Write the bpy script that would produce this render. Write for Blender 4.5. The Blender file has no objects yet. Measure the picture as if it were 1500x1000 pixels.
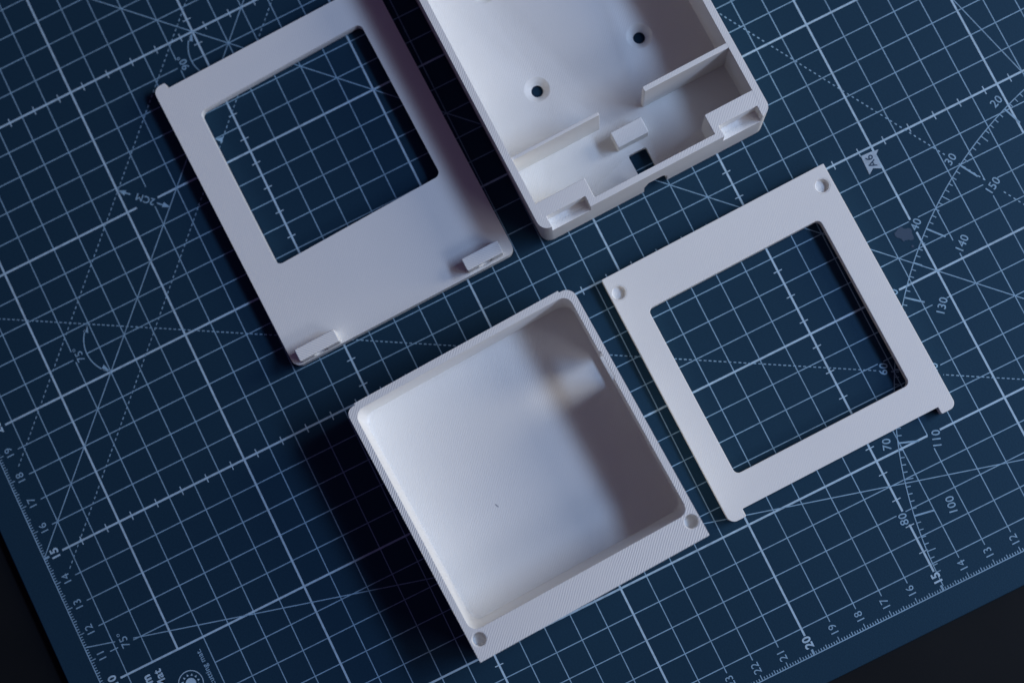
import bpy, bmesh, math, random
from mathutils import Matrix, Vector
random.seed(7)
CM = 0.01
scene = bpy.context.scene
COL = scene.collection

# ------------------------------------------------------------------ camera
R = ((0.8950637036214838, -0.44248338339772514, -0.05540236345404817),
     (0.4459097937069158, 0.8894771188006099, 0.09997455179405257),
     (0.005042056688347483, -0.11418804905535274, 0.9934463584498581))
CPOS = Vector((-4.24946494, -7.48748574, 60.75675273)) * CM
cam_d = bpy.data.cameras.new('camera')
cam = bpy.data.objects.new('camera', cam_d)
COL.objects.link(cam)
M = Matrix(R).transposed().to_4x4()
M.translation = CPOS
cam.matrix_world = M
cam_d.sensor_width = 36.0
cam_d.lens = 36.0 * 1882.1063 / 1124.0
cam_d.clip_start = 0.01
cam_d.clip_end = 50.0
cam_d.dof.use_dof = True
cam_d.dof.focus_distance = 0.595
cam_d.dof.aperture_fstop = 5.0
scene.camera = cam

# ------------------------------------------------------------------ room light
world = bpy.data.worlds.new('World')
scene.world = world
world.use_nodes = True
bg = world.node_tree.nodes['Background']
bg.inputs['Color'].default_value = (0.82, 0.56, 1.32, 1)
bg.inputs['Strength'].default_value = 0.040

def window_light(name, az, el, dist, w, h, power, color):
    """a pane of window light, az from +X towards +Y, aimed at the parts"""
    d = bpy.data.lights.new(name, 'AREA')
    d.shape = 'RECTANGLE'; d.size = w; d.size_y = h
    d.energy = power; d.color = color
    o = bpy.data.objects.new(name, d)
    COL.objects.link(o)
    a, e = math.radians(az), math.radians(el)
    tgt = Vector((-0.03, 0.0, 0.0))
    v = Vector((math.cos(e) * math.cos(a), math.cos(e) * math.sin(a), math.sin(e)))
    o.location = tgt + v * dist
    o.rotation_euler = v.to_track_quat('Z', 'Y').to_euler()
    return o
window_light('window_sky', -13, 46, 1.60, 0.85, 0.24, 13.12, (0.41, 0.61, 1.0))
window_light('window_side', -48, 35, 1.60, 0.50, 0.30, 3.58, (0.78, 0.84, 1.0))
window_light('window_mid', -4, 27, 1.60, 0.42, 0.46, 6.27, (1.0, 0.96, 0.90))
window_light('window_low', -2, 14, 1.60, 0.80, 0.24, 5.50, (1.0, 0.87, 0.56))

vs = scene.view_settings
vs.view_transform = 'Standard'
vs.look = 'None'
vs.exposure = 0.0
vs.gamma = 1.0
vs.use_curve_mapping = False
scene.render.engine = 'CYCLES'

# ------------------------------------------------------------------ materials
def nodes_of(name):
    m = bpy.data.materials.new(name)
    m.use_nodes = True
    nt = m.node_tree
    return m, nt, nt.nodes['Principled BSDF']

def nd(nt, t, **kw):
    n = nt.nodes.new(t)
    for k, v in kw.items():
        if k in n.inputs: n.inputs[k].default_value = v
        else: setattr(n, k, v)
    return n

def math_n(nt, op, a, b=None, c=None):
    n = nt.nodes.new('ShaderNodeMath'); n.operation = op
    for i, v in enumerate((a, b, c)):
        if v is None: continue
        if isinstance(v, (int, float)): n.inputs[i].default_value = v
        else: nt.links.new(v, n.inputs[i])
    return n.outputs[0]

def plastic(name, top_strength, angle=1, floor_share=1.0, pitch=0.08, base=(0.868, 0.843, 0.792)):
    """white filament print: extrusion lines at 45 degrees on level faces, layer lines on walls"""
    m, nt, b = nodes_of(name)
    L = nt.links
    tc = nd(nt, 'ShaderNodeTexCoord')
    sep = nd(nt, 'ShaderNodeSeparateXYZ'); L.new(tc.outputs['Object'], sep.inputs[0])
    sn = nd(nt, 'ShaderNodeSeparateXYZ'); L.new(tc.outputs['Normal'], sn.inputs[0])
    nz = math_n(nt, 'ABSOLUTE', sn.outputs['Z'])
    level = math_n(nt, 'GREATER_THAN', nz, 0.8)
    wob = nd(nt, 'ShaderNodeTexNoise', Scale=90.0, Detail=2.0); L.new(tc.outputs['Object'], wob.inputs['Vector'])
    wv = math_n(nt, 'MULTIPLY', math_n(nt, 'SUBTRACT', wob.outputs['Fac'], 0.5), 0.0009)
    yy = math_n(nt, 'MULTIPLY', sep.outputs['Y'], -float(angle))
    diag = math_n(nt, 'ADD', math_n(nt, 'MULTIPLY', math_n(nt, 'ADD', sep.outputs['X'], yy), 0.70711), wv)
    w1 = math_n(nt, 'SINE', math_n(nt, 'MULTIPLY', diag, 2 * math.pi / (pitch * CM)))
    w2 = math_n(nt, 'SINE', math_n(nt, 'MULTIPLY', math_n(nt, 'ADD', sep.outputs['Z'], math_n(nt, 'MULTIPLY', wv, 0.1)), 2 * math.pi / (0.045 * CM)))
    big = nd(nt, 'ShaderNodeTexNoise', Scale=55.0, Detail=3.0); L.new(tc.outputs['Object'], big.inputs['Vector'])
    amt = nd(nt, 'ShaderNodeMapRange'); L.new(big.outputs['Fac'], amt.inputs[0])
    amt.inputs[1].default_value = 0.3; amt.inputs[2].default_value = 0.7; amt.inputs[3].default_value = 0.45; amt.inputs[4].default_value = 1.15
    fine = nd(nt, 'ShaderNodeTexNoise', Scale=1500.0, Detail=2.0); L.new(tc.outputs['Object'], fine.inputs['Vector'])
    hl = math_n(nt, 'MULTIPLY', math_n(nt, 'MULTIPLY', w1, amt.outputs[0]), math_n(nt, 'MULTIPLY', math_n(nt, 'MULTIPLY', level, top_strength), math_n(nt, 'MAXIMUM', math_n(nt, 'GREATER_THAN', sep.outputs['Z'], 0.02), floor_share)))
    hw = math_n(nt, 'MULTIPLY', w2, math_n(nt, 'MULTIPLY', math_n(nt, 'SUBTRACT', 1.0, level), 0.22))
    h = math_n(nt, 'ADD', math_n(nt, 'ADD', hl, hw), math_n(nt, 'MULTIPLY', fine.outputs['Fac'], 0.5))
    bp = nd(nt, 'ShaderNodeBump', Strength=1.0, Distance=0.00005); L.new(h, bp.inputs['Height'])
    L.new(bp.outputs[0], b.inputs['Normal'])
    mx = nd(nt, 'ShaderNodeMix', data_type='RGBA')
    mx.inputs[6].default_value = (*[c * 0.955 for c in base], 1); mx.inputs[7].default_value = (*base, 1)
    L.new(big.outputs['Fac'], mx.inputs[0]); L.new(mx.outputs[2], b.inputs['Base Color'])
    b.inputs['Roughness'].default_value = 0.52
    b.inputs['Specular IOR Level'].default_value = 0.35
    return m

M_BOX = plastic('white_print_ribbed', 0.85, floor_share=0.6)
M_HOUSE = plastic('white_print_housing', 0.42)
M_PLATE = plastic('white_print_smooth', 0.20)
M_TAB = plastic('white_print_tab', 0.6, angle=-1)

def mat_material():
    m, nt, b = nodes_of('mat_blue_vinyl')
    L = nt.links
    tc = nd(nt, 'ShaderNodeTexCoord')
    n1 = nd(nt, 'ShaderNodeTexNoise', Scale=9.0, Detail=4.0); L.new(tc.outputs['Object'], n1.inputs['Vector'])
    n2 = nd(nt, 'ShaderNodeTexNoise', Scale=1600.0, Detail=2.0); L.new(tc.outputs['Object'], n2.inputs['Vector'])
    mx = nd(nt, 'ShaderNodeMix', data_type='RGBA')
    mx.inputs[6].default_value = (0.0118, 0.0360, 0.061, 1); mx.inputs[7].default_value = (0.0140, 0.0420, 0.071, 1)
    L.new(n1.outputs['Fac'], mx.inputs[0])
    mx2 = nd(nt, 'ShaderNodeMix', data_type='RGBA', blend_type='MULTIPLY'); mx2.inputs[0].default_value = 0.35
    cr = nd(nt, 'ShaderNodeValToRGB'); cr.color_ramp.elements[0].position = 0.3; cr.color_ramp.elements[1].position = 0.7
    cr.color_ramp.elements[0].color = (0.6, 0.6, 0.6, 1)
    L.new(n2.outputs['Fac'], cr.inputs[0])
    L.new(mx.outputs[2], mx2.inputs[6]); L.new(cr.outputs[0], mx2.inputs[7])
    L.new(mx2.outputs[2], b.inputs['Base Color'])
    rr = nd(nt, 'ShaderNodeMapRange'); L.new(n1.outputs['Fac'], rr.inputs[0]); rr.inputs[3].default_value = 0.48; rr.inputs[4].default_value = 0.54
    L.new(rr.outputs[0], b.inputs['Roughness'])
    b.inputs['Specular IOR Level'].default_value = 0.33
    b.inputs['Specular Tint'].default_value = (0.38, 0.70, 1.0, 1)
    bp = nd(nt, 'ShaderNodeBump', Strength=0.5, Distance=0.00006); L.new(n2.outputs['Fac'], bp.inputs['Height'])
    L.new(bp.outputs[0], b.inputs['Normal'])
    return m
M_MAT = mat_material()

def ink(name, c):
    m, nt, b = nodes_of(name)
    L = nt.links
    tc = nd(nt, 'ShaderNodeTexCoord')
    n = nd(nt, 'ShaderNodeTexNoise', Scale=420.0, Detail=4.0); L.new(tc.outputs['Object'], n.inputs['Vector'])
    n0 = nd(nt, 'ShaderNodeTexNoise', Scale=25.0, Detail=3.0); L.new(tc.outputs['Object'], n0.inputs['Vector'])
    ad = math_n(nt, 'ADD', math_n(nt, 'MULTIPLY', n.outputs['Fac'], 0.6), math_n(nt, 'MULTIPLY', n0.outputs['Fac'], 0.4))
    mp = nd(nt, 'ShaderNodeMapRange'); L.new(ad, mp.inputs[0]); mp.inputs[1].default_value = 0.36; mp.inputs[2].default_value = 0.56
    mx = nd(nt, 'ShaderNodeMix', data_type='RGBA')
    mx.inputs[6].default_value = (*[k * 0.72 for k in c], 1); mx.inputs[7].default_value = (*c, 1)
    L.new(mp.outputs[0], mx.inputs[0]); L.new(mx.outputs[2], b.inputs['Base Color'])
    b.inputs['Roughness'].default_value = 0.55
    b.inputs['Specular IOR Level'].default_value = 0.3
    return m
M_INK = ink('mat_print_fine', (0.28, 0.45, 0.58))
M_INKB = ink('mat_print_bold', (0.45, 0.62, 0.73))
M_TAG = ink('mat_print_tag', (0.44, 0.55, 0.64))
M_DARKINK = ink('mat_print_dark', (0.02, 0.05, 0.09))

def table_material():
    m, nt, b = nodes_of('table_dark')
    L = nt.links
    tc = nd(nt, 'ShaderNodeTexCoord')
    n = nd(nt, 'ShaderNodeTexNoise', Scale=30.0, Detail=5.0); L.new(tc.outputs['Object'], n.inputs['Vector'])
    mx = nd(nt, 'ShaderNodeMix', data_type='RGBA')
    mx.inputs[6].default_value = (0.007, 0.008, 0.009, 1); mx.inputs[7].default_value = (0.011, 0.012, 0.013, 1)
    L.new(n.outputs['Fac'], mx.inputs[0]); L.new(mx.outputs[2], b.inputs['Base Color'])
    b.inputs['Roughness'].default_value = 0.5
    b.inputs['Specular IOR Level'].default_value = 0.1
    return m
M_TABLE = table_material()

def smear_material(name, c):
    m, nt, b = nodes_of(name)
    b.inputs['Base Color'].default_value = (*c, 1)
    b.inputs['Roughness'].default_value = 0.7
    b.inputs['Specular IOR Level'].default_value = 0.2
    return m
M_SMEAR = smear_material('dried_smear', (0.055, 0.088, 0.135))
M_LINT = smear_material('grey_lint', (0.30, 0.31, 0.34))

# ------------------------------------------------------------------ mesh helpers
def link(name, me, parent=None, mats=()):
    o = bpy.data.objects.new(name, me)
    COL.objects.link(o)
    if parent: o.parent = parent
    for mt in mats: me.materials.append(mt)
    return o

def thing(name, label, cat, loc, rot_deg):
    o = bpy.data.objects.new(name, None)
    COL.objects.link(o)
    o.empty_display_size = 0.02
    o.location = loc; o.rotation_euler = (0, 0, math.radians(rot_deg))
    o['label'] = label; o['category'] = cat
    return o

def round_poly(pts, n=8):
    """pts: (x, y, r) counter-clockwise; returns a rounded outline"""
    out = []
    N = len(pts)
    for i, (x, y, r) in enumerate(pts):
        p = Vector((x, y))
        if r <= 0: out.append(p); continue
        a = (Vector(pts[i - 1][:2]) - p).normalized(); b = (Vector(pts[(i + 1) % N][:2]) - p).normalized()
        ang = a.angle(b); t = r / math.tan(ang / 2)
        c = p + (a + b).normalized() * (r / math.sin(ang / 2))
        s, e = p + a * t - c, p + b * t - c
        a0 = math.atan2(s.y, s.x); da = math.atan2(e.y, e.x) - a0
        while da > math.pi: da -= 2 * math.pi
        while da < -math.pi: da += 2 * math.pi
        for k in range(n + 1):
            th = a0 + da * k / n
            out.append(c + Vector((math.cos(th), math.sin(th))) * r)
    return out

def rect(x0, y0, x1, y1, r=0.0):
    return round_poly([(x0, y0, r), (x1, y0, r), (x1, y1, r), (x0, y1, r)])

def circle(cx, cy, r, n=40):
    return [Vector((cx + r * math.cos(2 * math.pi * k / n), cy + r * math.sin(2 * math.pi * k / n))) for k in range(n)]

def prism(poly, z0, z1, fillet_bottom=0.0, taper=None):
    """closed prism (cm in, metres out)"""
    bm = bmesh.new()
    lo = [bm.verts.new((p.x * CM, p.y * CM, z0 * CM)) for p in poly]
    tp = poly if taper is None else taper
    hi = [bm.verts.new((p.x * CM, p.y * CM, z1 * CM)) for p in tp]
    n = len(poly)
    fb = bm.faces.new(list(reversed(lo))); bm.faces.new(hi)
    for i in range(n):
        bm.faces.new((lo[i], lo[(i + 1) % n], hi[(i + 1) % n], hi[i]))
    if fillet_bottom:
        bmesh.ops.bevel(bm, geom=list(fb.edges), offset=fillet_bottom * CM, segments=6, profile=0.5, affect='EDGES')
    bmesh.ops.recalc_face_normals(bm, faces=bm.faces)
    me = bpy.data.meshes.new('solid'); bm.to_mesh(me); bm.free()
    return me

def prism_x(poly_yz, x0, x1):
    """prism along x, outline in (y, z)"""
    bm = bmesh.new()
    a = [bm.verts.new((x0 * CM, p[0] * CM, p[1] * CM)) for p in poly_yz]
    b = [bm.verts.new((x1 * CM, p[0] * CM, p[1] * CM)) for p in poly_yz]
    n = len(a)
    bm.faces.new(a); bm.faces.new(list(reversed(b)))
    for i in range(n): bm.faces.new((a[i], b[i], b[(i + 1) % n], a[(i + 1) % n]))
    bmesh.ops.recalc_face_normals(bm, faces=bm.faces)
    me = bpy.data.meshes.new('solid'); bm.to_mesh(me); bm.free(); return me

def prism_y(poly_xz, y0, y1):
    bm = bmesh.new()
    a = [bm.verts.new((p[0] * CM, y0 * CM, p[1] * CM)) for p in poly_xz]
    b = [bm.verts.new((p[0] * CM, y1 * CM, p[1] * CM)) for p in poly_xz]
    n = len(a)
    bm.faces.new(a); bm.faces.new(list(reversed(b)))
    for i in range(n): bm.faces.new((a[i], b[i], b[(i + 1) % n], a[(i + 1) % n]))
    bmesh.ops.recalc_face_normals(bm, faces=bm.faces)
    me = bpy.data.meshes.new('solid'); bm.to_mesh(me); bm.free(); return me

def carve(base, cutters, bevel=0.03):
    """base minus cutters, edges eased; returns a finished mesh"""
    o = bpy.data.objects.new('work', base); COL.objects.link(o)
    tmp = []
    for c in cutters:
        k = bpy.data.objects.new('cut', c); COL.objects.link(k); tmp.append(k)
        md = o.modifiers.new('b', 'BOOLEAN'); md.operation = 'DIFFERENCE'; md.solver = 'EXACT'; md.object = k
    if bevel:
        bv = o.modifiers.new('e', 'BEVEL'); bv.width = bevel * CM; bv.segments = 2; bv.limit_method = 'ANGLE'; bv.angle_limit = math.radians(40)
        bv.use_clamp_overlap = True
    wn = o.modifiers.new('w', 'WEIGHTED_NORMAL'); wn.keep_sharp = True
    dg = bpy.context.evaluated_depsgraph_get()
    for p in base.polygons: p.use_smooth = True
    dg.update()
    me = bpy.data.meshes.new_from_object(o.evaluated_get(dg))
    for k in tmp + [o]:
        d = k.data; bpy.data.objects.remove(k); bpy.data.meshes.remove(d)
    for p in me.polygons: p.use_smooth = True
    me.set_sharp_from_angle(angle=math.radians(50))
    return me

def socket_mesh(cx, cy, z_top, r, depth, t=0.045):
    """blind round cup: wall ring with a closed bottom, set into a bored hole"""
    bm = bmesh.new(); n = 40
    prof = [(r + t, z_top - depth - t), (r + t, z_top - 0.004), (r + t * .4, z_top - 0.004), (r, z_top - 0.03), (r, z_top - depth + .04), (r - .04, z_top - depth)]
    rings = [[bm.verts.new(((cx + q * math.cos(2 * math.pi * k / n)) * CM, (cy + q * math.sin(2 * math.pi * k / n)) * CM, z * CM)) for k in range(n)] for q, z in prof]
    for a, b in zip(rings, rings[1:]):
        for k in range(n): bm.faces.new((a[k], a[(k + 1) % n], b[(k + 1) % n], b[k]))
    bm.faces.new(rings[0]); bm.faces.new(rings[-1])
    bmesh.ops.recalc_face_normals(bm, faces=bm.faces)
    me = bpy.data.meshes.new('socket'); bm.to_mesh(me); bm.free()
    for p in me.polygons: p.use_smooth = True
    me.set_sharp_from_angle(angle=math.radians(35))
    return me

# ------------------------------------------------------------------ table
tb = prism(rect(-90, -70, 90, 80), -4.3, -0.3)
table = link('table_top', tb, None, [M_TABLE])
table['kind'] = 'structure'

# ------------------------------------------------------------------ cutting mat  (U to the left, V upwards, in cm on its rulers)
def P(u, v): return Vector((20.0 - u, v - 15.0))
mat = thing('cutting_mat', 'dark blue cutting mat with pale grid and ruler numbers lying under the white parts', 'cutting mat', (0, 0, -0.3 * CM), 0)
def on_mat(name, me, mt):
    o = link(name, me, mat, [mt]); o.location = (0, 0, 0.3 * CM); return o
sheet = carve(prism(rect(20 - 44.05, -16.05, 20 + 1.05, 45.05, 0.6), -0.3, 0.0), [], 0.05)
on_mat('sheet', sheet, M_MAT)

KEEP = []     # discs kept free of lines round the printed labels (u, v, r)
def arc_pt(deg, r):
    a = math.radians(deg); return (0.125 + r * math.cos(a), 0.158 + r * math.sin(a))
for k in range(10, 90, 10):
    KEEP.append((*arc_pt(90 - k, 15.19), 0.27)); KEEP.append((*arc_pt(90 - k, 13.45), 0.34))
KEEP += [(34.2, 25.15, 0.45), (41.6, 11.13, 0.33), (38.78, 21.1, 0.3), (30.79, 29.1, 0.3)]

class Lines:
    def __init__(self): self.v = []; self.f = []
    def raw(self, a, b, w, z):
        a, b = P(*a), P(*b)
        d = (b - a)
        if d.length < 1e-6: return
        n = Vector((-d.y, d.x)).normalized() * w / 2
        i = len(self.v)
        for q in (a - n, b - n, b + n, a + n): self.v.append((q.x * CM, q.y * CM, z))
        self.f.append((i, i + 1, i + 2, i + 3))
    def seg(self, a, b, w, z, dash=None):
        a, b = Vector(a), Vector(b); L = (b - a).length; d = (b - a) / L
        cuts = []
        for (u, v, r) in KEEP:
            c = Vector((u, v)) - a; t = c.dot(d); h2 = c.length_squared - t * t
            if h2 < r * r:
                s = math.sqrt(r * r - h2); cuts.append((t - s, t + s))
        spans = [(0.0, L)]
        for c0, c1 in cuts:
            ns = []
            for s0, s1 in spans:
                if c1 <= s0 or c0 >= s1: ns.append((s0, s1)); continue
                if c0 > s0: ns.append((s0, c0))
                if c1 < s1: ns.append((c1, s1))
            spans = ns
        for s0, s1 in spans:
            if dash:
                on, off = dash; t = s0
                while t < s1:
                    e = min(t + on, s1); self.raw(a + d * t, a + d * e, w, z); t += on + off
            else: self.raw(a + d * s0, a + d * s1, w, z)
    def build(self, name, mt):
        me = bpy.data.meshes.new(name); me.from_pydata(self.v, [], self.f); me.update()
        return on_mat(name, me, mt)

Z = [0.000014 * (k + 1) for k in range(10)]
W1, W2 = 0.034, 0.072
rows, cols, brow, bcol = Lines(), Lines(), Lines(), Lines()
for v in range(1, 58):
    u0, u1 = 0.78, 42.22
    if 2 < v < 10: u1 = 39.0
    if v % 5: rows.seg((u0, v), (u1, v), W1, Z[0])
    else: brow.seg((u0 - .05, v), (u1 + .05 if u1 > 40 else u1, v), W2, Z[2])
for u in range(1, 43):
    v0, v1 = 0.78, 57.22
    if u in (40, 41):
        spans = [(v0, 2.0), (10.0, v1)]
    else: spans = [(v0, v1)]
    for a, b in spans:
        if u % 5: cols.seg((u, a), (u, b), W1, Z[1])
        else: bcol.seg((u, a - (.05 if a < 1 else 0)), (u, b), W2, Z[3])
# half-centimetre ticks on every fifteenth line
for v in (15, 30, 45):
    for k in range(1, 42): brow.raw((k + .5, v - .16), (k + .5, v + .16), W1, Z[0])
for u in (15, 30):
    for k in range(1, 57): bcol.raw((u - .16, k + .5), (u + .16, k + .5), W1, Z[1])
rows.build('fine_row_lines', M_INK); cols.build('fine_column_lines', M_INK)
brow.build('bold_row_lines', M_INKB); bcol.build('bold_column_lines', M_INKB)

ruler = Lines()
ruler.raw((-0.02, 0), (43.02, 0), W1, Z[0]); ruler.raw((-.02, 58), (43.02, 58), W1, Z[0])
ruler.raw((43, -.02), (43, 58.02), W1, Z[1]); ruler.raw((0, -.02), (0, 58.02), W1, Z[1])
for k in range(0, 431):
    l = 0.11 if k % 5 else (0.15 if k % 10 else 0.21)
    w = .03 if k % 50 else .08
    u = k / 10
    ruler.raw((u, 0.02), (u, l), w, Z[2]); ruler.raw((u, 57.98), (u, 58 - l), w, Z[2])
for k in range(0, 581):
    l = 0.11 if k % 5 else (0.15 if k % 10 else 0.21)
    w = .03 if k % 50 else .08
    v = k / 10
    ruler.raw((42.98, v), (43 - l, v), w, Z[3]); ruler.raw((.02, v), (l, v), w, Z[3])
ruler.build('ruler_scale', M_INK)

ang = Lines()
t = math.tan
rd = math.radians
ang.seg((1.5, 1.5 * t(rd(15))), (42.95, 42.95 * t(rd(15))), W1, Z[4])
ang.seg((1.5, 1.5 * t(rd(30))), (42.0, 42.0 * t(rd(30))), .036, Z[4], (0.10, 0.075))
ang.seg((1.0, 1.0), (42, 42), W1, Z[5])
ang.seg((1.5 * t(rd(30)), 1.5), (30.0, 30 / t(rd(30))), .04, Z[4], (0.09, 0.11))
ang.seg((1.5 * t(rd(15)), 1.5), (14.7, 14.7 / t(rd(15))), W1, Z[4])
ang.seg((42.95, 15.05), (1.0, 57.0), W1, Z[6])
ang.seg((42.45, 18.42), (4.0, 56.87), .036, Z[6], (0.10, 0.10))
ang.seg((42.3, 14.29), (1.0, 55.59), .036, Z[6], (0.10, 0.10))
# arrows of the 2CM mark and the two angle arcs
def arrow(tip, d):
    d = Vector(d).normalized(); n = Vector((-d.y, d.x)); tip = Vector(tip)
    i = len(ang.v)
    for q in (tip, tip - d * .3 + n * .1, tip - d * .3 - n * .1):
        p = P(q.x, q.y); ang.v.append((p.x * CM, p.y * CM, Z[7]))
    ang.f.append((i, i + 1, i + 2))
ang.raw((34.62, 25.55), (34.85, 25.78), .05, Z[8]); arrow((34.98, 25.9), (1, 1))
ang.raw((33.88, 24.82), (33.66, 24.6), .05, Z[8]); arrow((33.5, 24.46), (-1, -1))
def arc_line(c, r, a0, a1, w, z, n=24):
    pv = None
    for k in range(n + 1):
        a = rd(a0 + (a1 - a0) * k / n); q = (c[0] + r * math.cos(a), c[1] + r * math.sin(a))
        if pv: ang.raw(pv, q, w, z)
        pv = q
arc_line((37.3, 21.0), 1.21, -50, 50, .04, Z[7]); arrow((38.05, 21.96), (-.55, .8)); arrow((38.02, 20.06), (-.6, -.8))
arc_line((29.3, 29.05), 1.2, -55, 42, .04, Z[7]); arrow((30.05, 29.96), (-.55, .8))
arrow((30.98, 26.0), (.8, .5))
ang.build('angle_lines', M_INK)

pro = Lines()
def pl(a0, r0, a1, r1, w, z): pro.raw(arc_pt(a0, r0), arc_pt(a1, r1), w, z)
for k in range(0, 180):
    pl(k / 2, 14.81, (k + 1) / 2, 14.81, W1, Z[6])
for k in range(2, 90):
    if k % 10 == 0: pl(k, 14.80, k, 14.08, .06, Z[7])
    elif k % 5 == 0: pl(k, 14.80, k, 14.50, W1, Z[7])
    else: pl(k, 14.80, k, 14.65, .034, Z[7])
pro.build('protractor_arc', M_INK)

def text(body, u, v, ang_deg, size, bold=0.0, name='numeral', mt=M_INK, align='CENTER', z=Z[8]):
    c = bpy.data.curves.new('t', 'FONT')
    c.body = body; c.size = size * CM; c.align_x = align; c.align_y = 'CENTER'; c.offset = bold * CM; c.resolution_u = 3
    c.space_character = 1.05
    o = bpy.data.objects.new('t', c); COL.objects.link(o)
    dg = bpy.context.evaluated_depsgraph_get(); dg.update()
    me = bpy.data.meshes.new_from_object(o.evaluated_get(dg))
    bpy.data.objects.remove(o); bpy.data.curves.remove(c)
    k = link(name, me, mat); me.materials.clear(); me.materials.append(mt)
    p = P(u, v); k.location = (p.x * CM, p.y * CM, 0.3 * CM + z); k.rotation_euler = (0, 0, rd(ang_deg))
    return k
for n in range(1, 43):
    b = n % 5 == 0
    text(str(n), n, 0.48, 90, .42 if b else .40, .012 if b else 0.001, mt=M_INKB if b else M_INK)
for n in range(1, 43):
    b = n % 5 == 0
    text(str(n), 42.54, n, 90, .42 if b else .40, .012 if b else 0.001, mt=M_INKB if b else M_INK)
for k in range(10, 90, 10):
    text(str(k), *arc_pt(90 - k, 15.19), k, .42, .004)
    text(str(180 - k), *arc_pt(90 - k, 13.45), k, .42, .004)
text('2CM', 34.2, 25.15, 135, .36, .004, 'size_mark')
text('75°', 41.6, 11.16, 90, .42, 0.0, 'angle_mark')
text('75°', 38.77, 21.1, 90, .40, 0.0, 'angle_mark')
text('90°', 30.78, 29.1, 90, .40, 0.004, 'angle_mark')
text('cutting mat.', 39.36, 9.68, 90, .27, .004, 'print_line', align='RIGHT')
text('Mat', 40.98, 9.68, 90, .42, .010, 'print_line', align='RIGHT', mt=M_INKB)
text('m', 41.42, 9.68, 90, .44, .016, 'print_line', align='RIGHT', mt=M_INKB)

def flat(name, polys, z, mt):
    vv, ff = [], []
    for pl_ in polys:
        i = len(vv)
        for (u, v) in pl_:
            p = P(u, v); vv.append((p.x * CM, p.y * CM, z))
        ff.append(tuple(range(i, i + len(pl_))))
    me = bpy.data.meshes.new(name); me.from_pydata(vv, [], ff); me.update()
    return on_mat(name, me, mt)
lc = (40.08, 8.72)
em = []
NN = 48
for k in range(NN):
    a, b = 2 * math.pi * k / NN, 2 * math.pi * (k + 1) / NN
    em.append([(lc[0] + r * math.cos(x), lc[1] + r * math.sin(x)) for r, x in ((.43, a), (.43, b), (.46, b), (.46, a))])
em.append([(lc[0] + .19 * math.cos(2 * math.pi * k / 32), lc[1] + .19 * math.sin(2 * math.pi * k / 32)) for k in range(32)])
for k in range(12):
    a = 2 * math.pi * k / 12
    em.append([(lc[0] + r * math.cos(a + d), lc[1] + r * math.sin(a + d)) for r, d in ((.35, 0), (.27, .15), (.27, -.15))])
flat('round_emblem', em, Z[8], M_INKB)
flat('paper_size_tag', [[(10.491, 14.857), (10.096, 14.834), (9.819, 14.792), (9.979, 14.663), (10.048, 14.144), (10.306, 14.275), (10.52, 14.123)]], Z[7], M_TAG)
text('A6', 10.24, 14.53, 90, .40, 0.004, 'paper_size_mark', mt=M_DARKINK, z=Z[9])
sm = []
for k in range(26):
    a = 2 * math.pi * k / 26
    r = 0.26 * (1 + .22 * math.sin(2 * a + .6) + .12 * math.sin(5 * a) + random.uniform(-.07, .07))
    sm.append((10.42 + r * math.cos(a), 11.68 + 1.15 * r * math.sin(a)))
sm2 = [(10.36 + .05 * math.cos(k), 11.16 + .05 * math.sin(k)) for k in range(0, 6)]
flat('dried_smear', [sm, sm2], Z[8], M_SMEAR)

# ------------------------------------------------------------------ printed parts
# open square box
box = thing('open_box', 'white square open box with a ribbed ledge and two sockets along its lower side', 'box', (-10.28 * CM, -10.02 * CM, 0.0008), 2.4)
outline = round_poly([(0, 0, .03), (8.79, 0.03, .03), (8.79, 9.65, .38), (8.32, 9.65, 0), (8.32, 9.72, .02), (.37, 9.72, .02), (.37, 9.65, 0), (0, 9.65, .30)])
H = 2.6
def cav_outline(y): return round_poly([(.22, y, .36), (8.55, y, .36), (8.55, 9.46, .36), (.22, 9.46, .36)])
cav = prism(cav_outline(1.25), .25, H + 1, fillet_bottom=.12, taper=cav_outline(.905))
port = prism_x([(6.2, .55), (7.2, .55), (7.2, 2.25), (6.2, 2.25)], 8.3, 9.2)
groove = prism(rect(8.45, 6.15, 8.60, 7.22, .03), 2.2, 2.7)
hs = [(.335, .70), (8.47, .725)]
bores = [prism(circle(x, y, .28), H - .45, H + .3) for x, y in hs]
link('tray', carve(prism(outline, 0, H), [cav, port, groove] + bores, 0.025), box, [M_BOX])
for x, y in hs: link('magnet_socket', socket_mesh(x, y, H, .235, .38), box, [M_PLATE])

bm = bmesh.new()
bmesh.ops.create_icosphere(bm, subdivisions=2, radius=1.0)
for v in bm.verts: v.co = Vector((v.co.x * .016 * CM, v.co.y * .07 * CM + .012 * CM * math.sin(v.co.y * 2), v.co.z * .012 * CM))
sp = bpy.data.meshes.new('speck'); bm.to_mesh(sp); bm.free()
sk = link('lint_speck', sp, box, [M_LINT]); sk.location = (2.87 * CM, 4.41 * CM, .258 * CM); sk.rotation_euler = (0, 0, rd(20))

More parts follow.
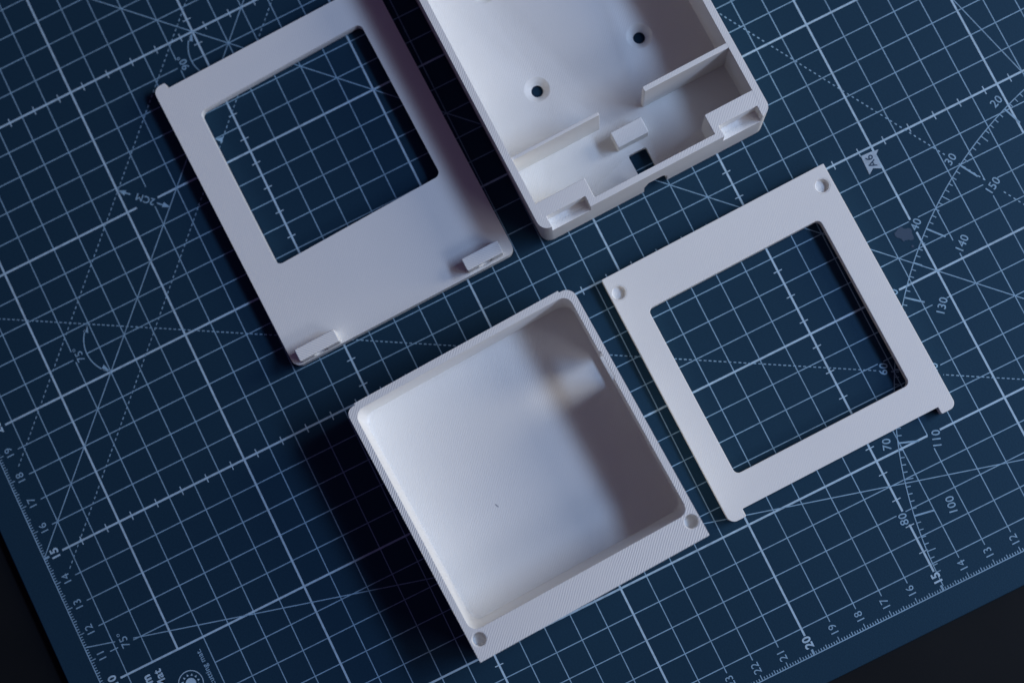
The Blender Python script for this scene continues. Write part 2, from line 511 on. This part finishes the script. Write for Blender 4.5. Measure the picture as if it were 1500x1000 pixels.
# window frame, lid of the box
frame = thing('window_frame', 'white flat square window frame with two round sockets, lying right of the open box', 'frame', (-0.590 * CM, -9.405 * CM, 0.0008), 1.0)
fo = round_poly([(0, -.29, .28), (.62, -.29, .06), (.62, 0, .02), (8.27, 0, .02), (8.27, -.27, .06), (8.86, -.27, .26), (8.86, 9.41, .03), (0, 9.38, .03)])
fw = prism(round_poly([(.97, 1.15, .2), (7.80, 1.15, .2), (7.80, 7.72, .2), (.97, 7.70, .2)]), -.2, .9)
fh = [(.33, 8.69), (8.44, 8.73)]
bores = [prism(circle(x, y, .28), .215, .9) for x, y in fh]
link('plate', carve(prism(fo, 0, .46), [fw] + bores, .02), frame, [M_PLATE])
for x, y in fh: link('magnet_socket', socket_mesh(x, y, .46, .235, .19), frame, [M_PLATE])

# lid with window and two tabs
lid = thing('display_lid', 'white flat lid with a square window and two raised tabs, left of the screw-hole housing', 'lid', (-11.904 * CM, 2.048 * CM, 0.0008), 1.3)
lo = round_poly([(.03, 0, .3), (8.88, 0, .32), (8.88, 11.5, .28), (8.38, 11.5, .06), (8.38, 11.27, .02), (.50, 11.26, .02), (.50, 11.49, .06), (0, 11.49, .28)])
lw = prism(round_poly([(1.12, 3.57, .22), (7.80, 3.72, .22), (7.78, 10.06, .22), (1.14, 9.92, .22)]), -.2, .9)
link('plate', carve(prism(lo, 0, .44), [lw], .02), lid, [M_PLATE])
for x0, x1, y0, y1 in ((.35, 1.93, .02, .50), (7.05, 8.48, .09, .58)):
    cx = (x0 + x1) / 2
    bore = bmesh.new()
    bmesh.ops.create_cone(bore, cap_ends=True, segments=32, radius1=.26 * CM, radius2=.26 * CM, depth=.5 * CM)
    bmesh.ops.rotate(bore, verts=bore.verts, matrix=Matrix.Rotation(math.pi / 2, 3, 'X'))
    bmesh.ops.translate(bore, verts=bore.verts, vec=(cx * CM, y0 * CM, .72 * CM))
    bme = bpy.data.meshes.new('bore'); bore.to_mesh(bme); bore.free()
    tab = prism(rect(x0, y0, x1, y1, .06), .42, 1.06)
    link('hinge_tab', carve(tab, [bme], .04), lid, [M_TAB])

# housing with screw holes
house = thing('screw_hole_housing', 'white deep housing with screw holes, divider walls and corner pockets, at the top edge', 'housing', (-1.95 * CM, 2.1 * CM, 0.0008), 1.2)
ho = rect(0, 0, 8.9, 11.4, .38)
hcav = prism(rect(.25, .22, 8.65, 11.15, .26), .3, H + 1, fillet_bottom=.05)
cuts = [hcav]
for x in (2.33, 6.48):
    for y in (5.05, 9.20):
        cuts.append(prism(circle(x, y, .215), .03, .57, taper=circle(x, y, .725)))
        cuts.append(prism(circle(x, y, .215), -.3, .4))
pock = [(.38, 1.88), (7.06, 8.54)]
for a, b in pock: cuts.append(prism(round_poly([(a, -.3, 0), (b, -.3, 0), (b, .42, .05), (a, .42, .05)]), H - .75, H + .4))
cuts.append(prism(rect(4.08, -.3, 4.79, 1.37, .08), -.3, .6))
cuts.append(prism_y([(4.0, -.2), (4.93, -.2), (4.93, .75), (4.72, 1.25), (4.16, 1.25), (4.0, .75)], -.4, .3))
link('shell', carve(prism(ho, 0, H), cuts, .03), house, [M_HOUSE])
# dividers
link('divider_wall', carve(prism(rect(5.38, 2.67, 8.66, 2.86, .03), .29, H - .004), [], .02), house, [M_HOUSE])
link('divider_wall', carve(prism(rect(.24, 2.70, 3.64, 2.82, .03), .29, H - .06), [], .02), house, [M_HOUSE])
for i, (x0, x1) in enumerate(((.24, 2.15), (6.80, 8.66))):
    blk = prism(rect(x0, .21, x1, .98, .03), .29, H - .003)
    a, b = pock[i]
    link('corner_block', carve(blk, [prism(round_poly([(a, -.3, 0), (b, -.3, 0), (b, .42, .05), (a, .42, .05)]), H - .75, H + .4)], .02), house, [M_HOUSE])
link('support_block', carve(prism(rect(3.83, 1.66, 5.06, 2.28, .05), .29, 1.0), [], .04), house, [M_HOUSE])
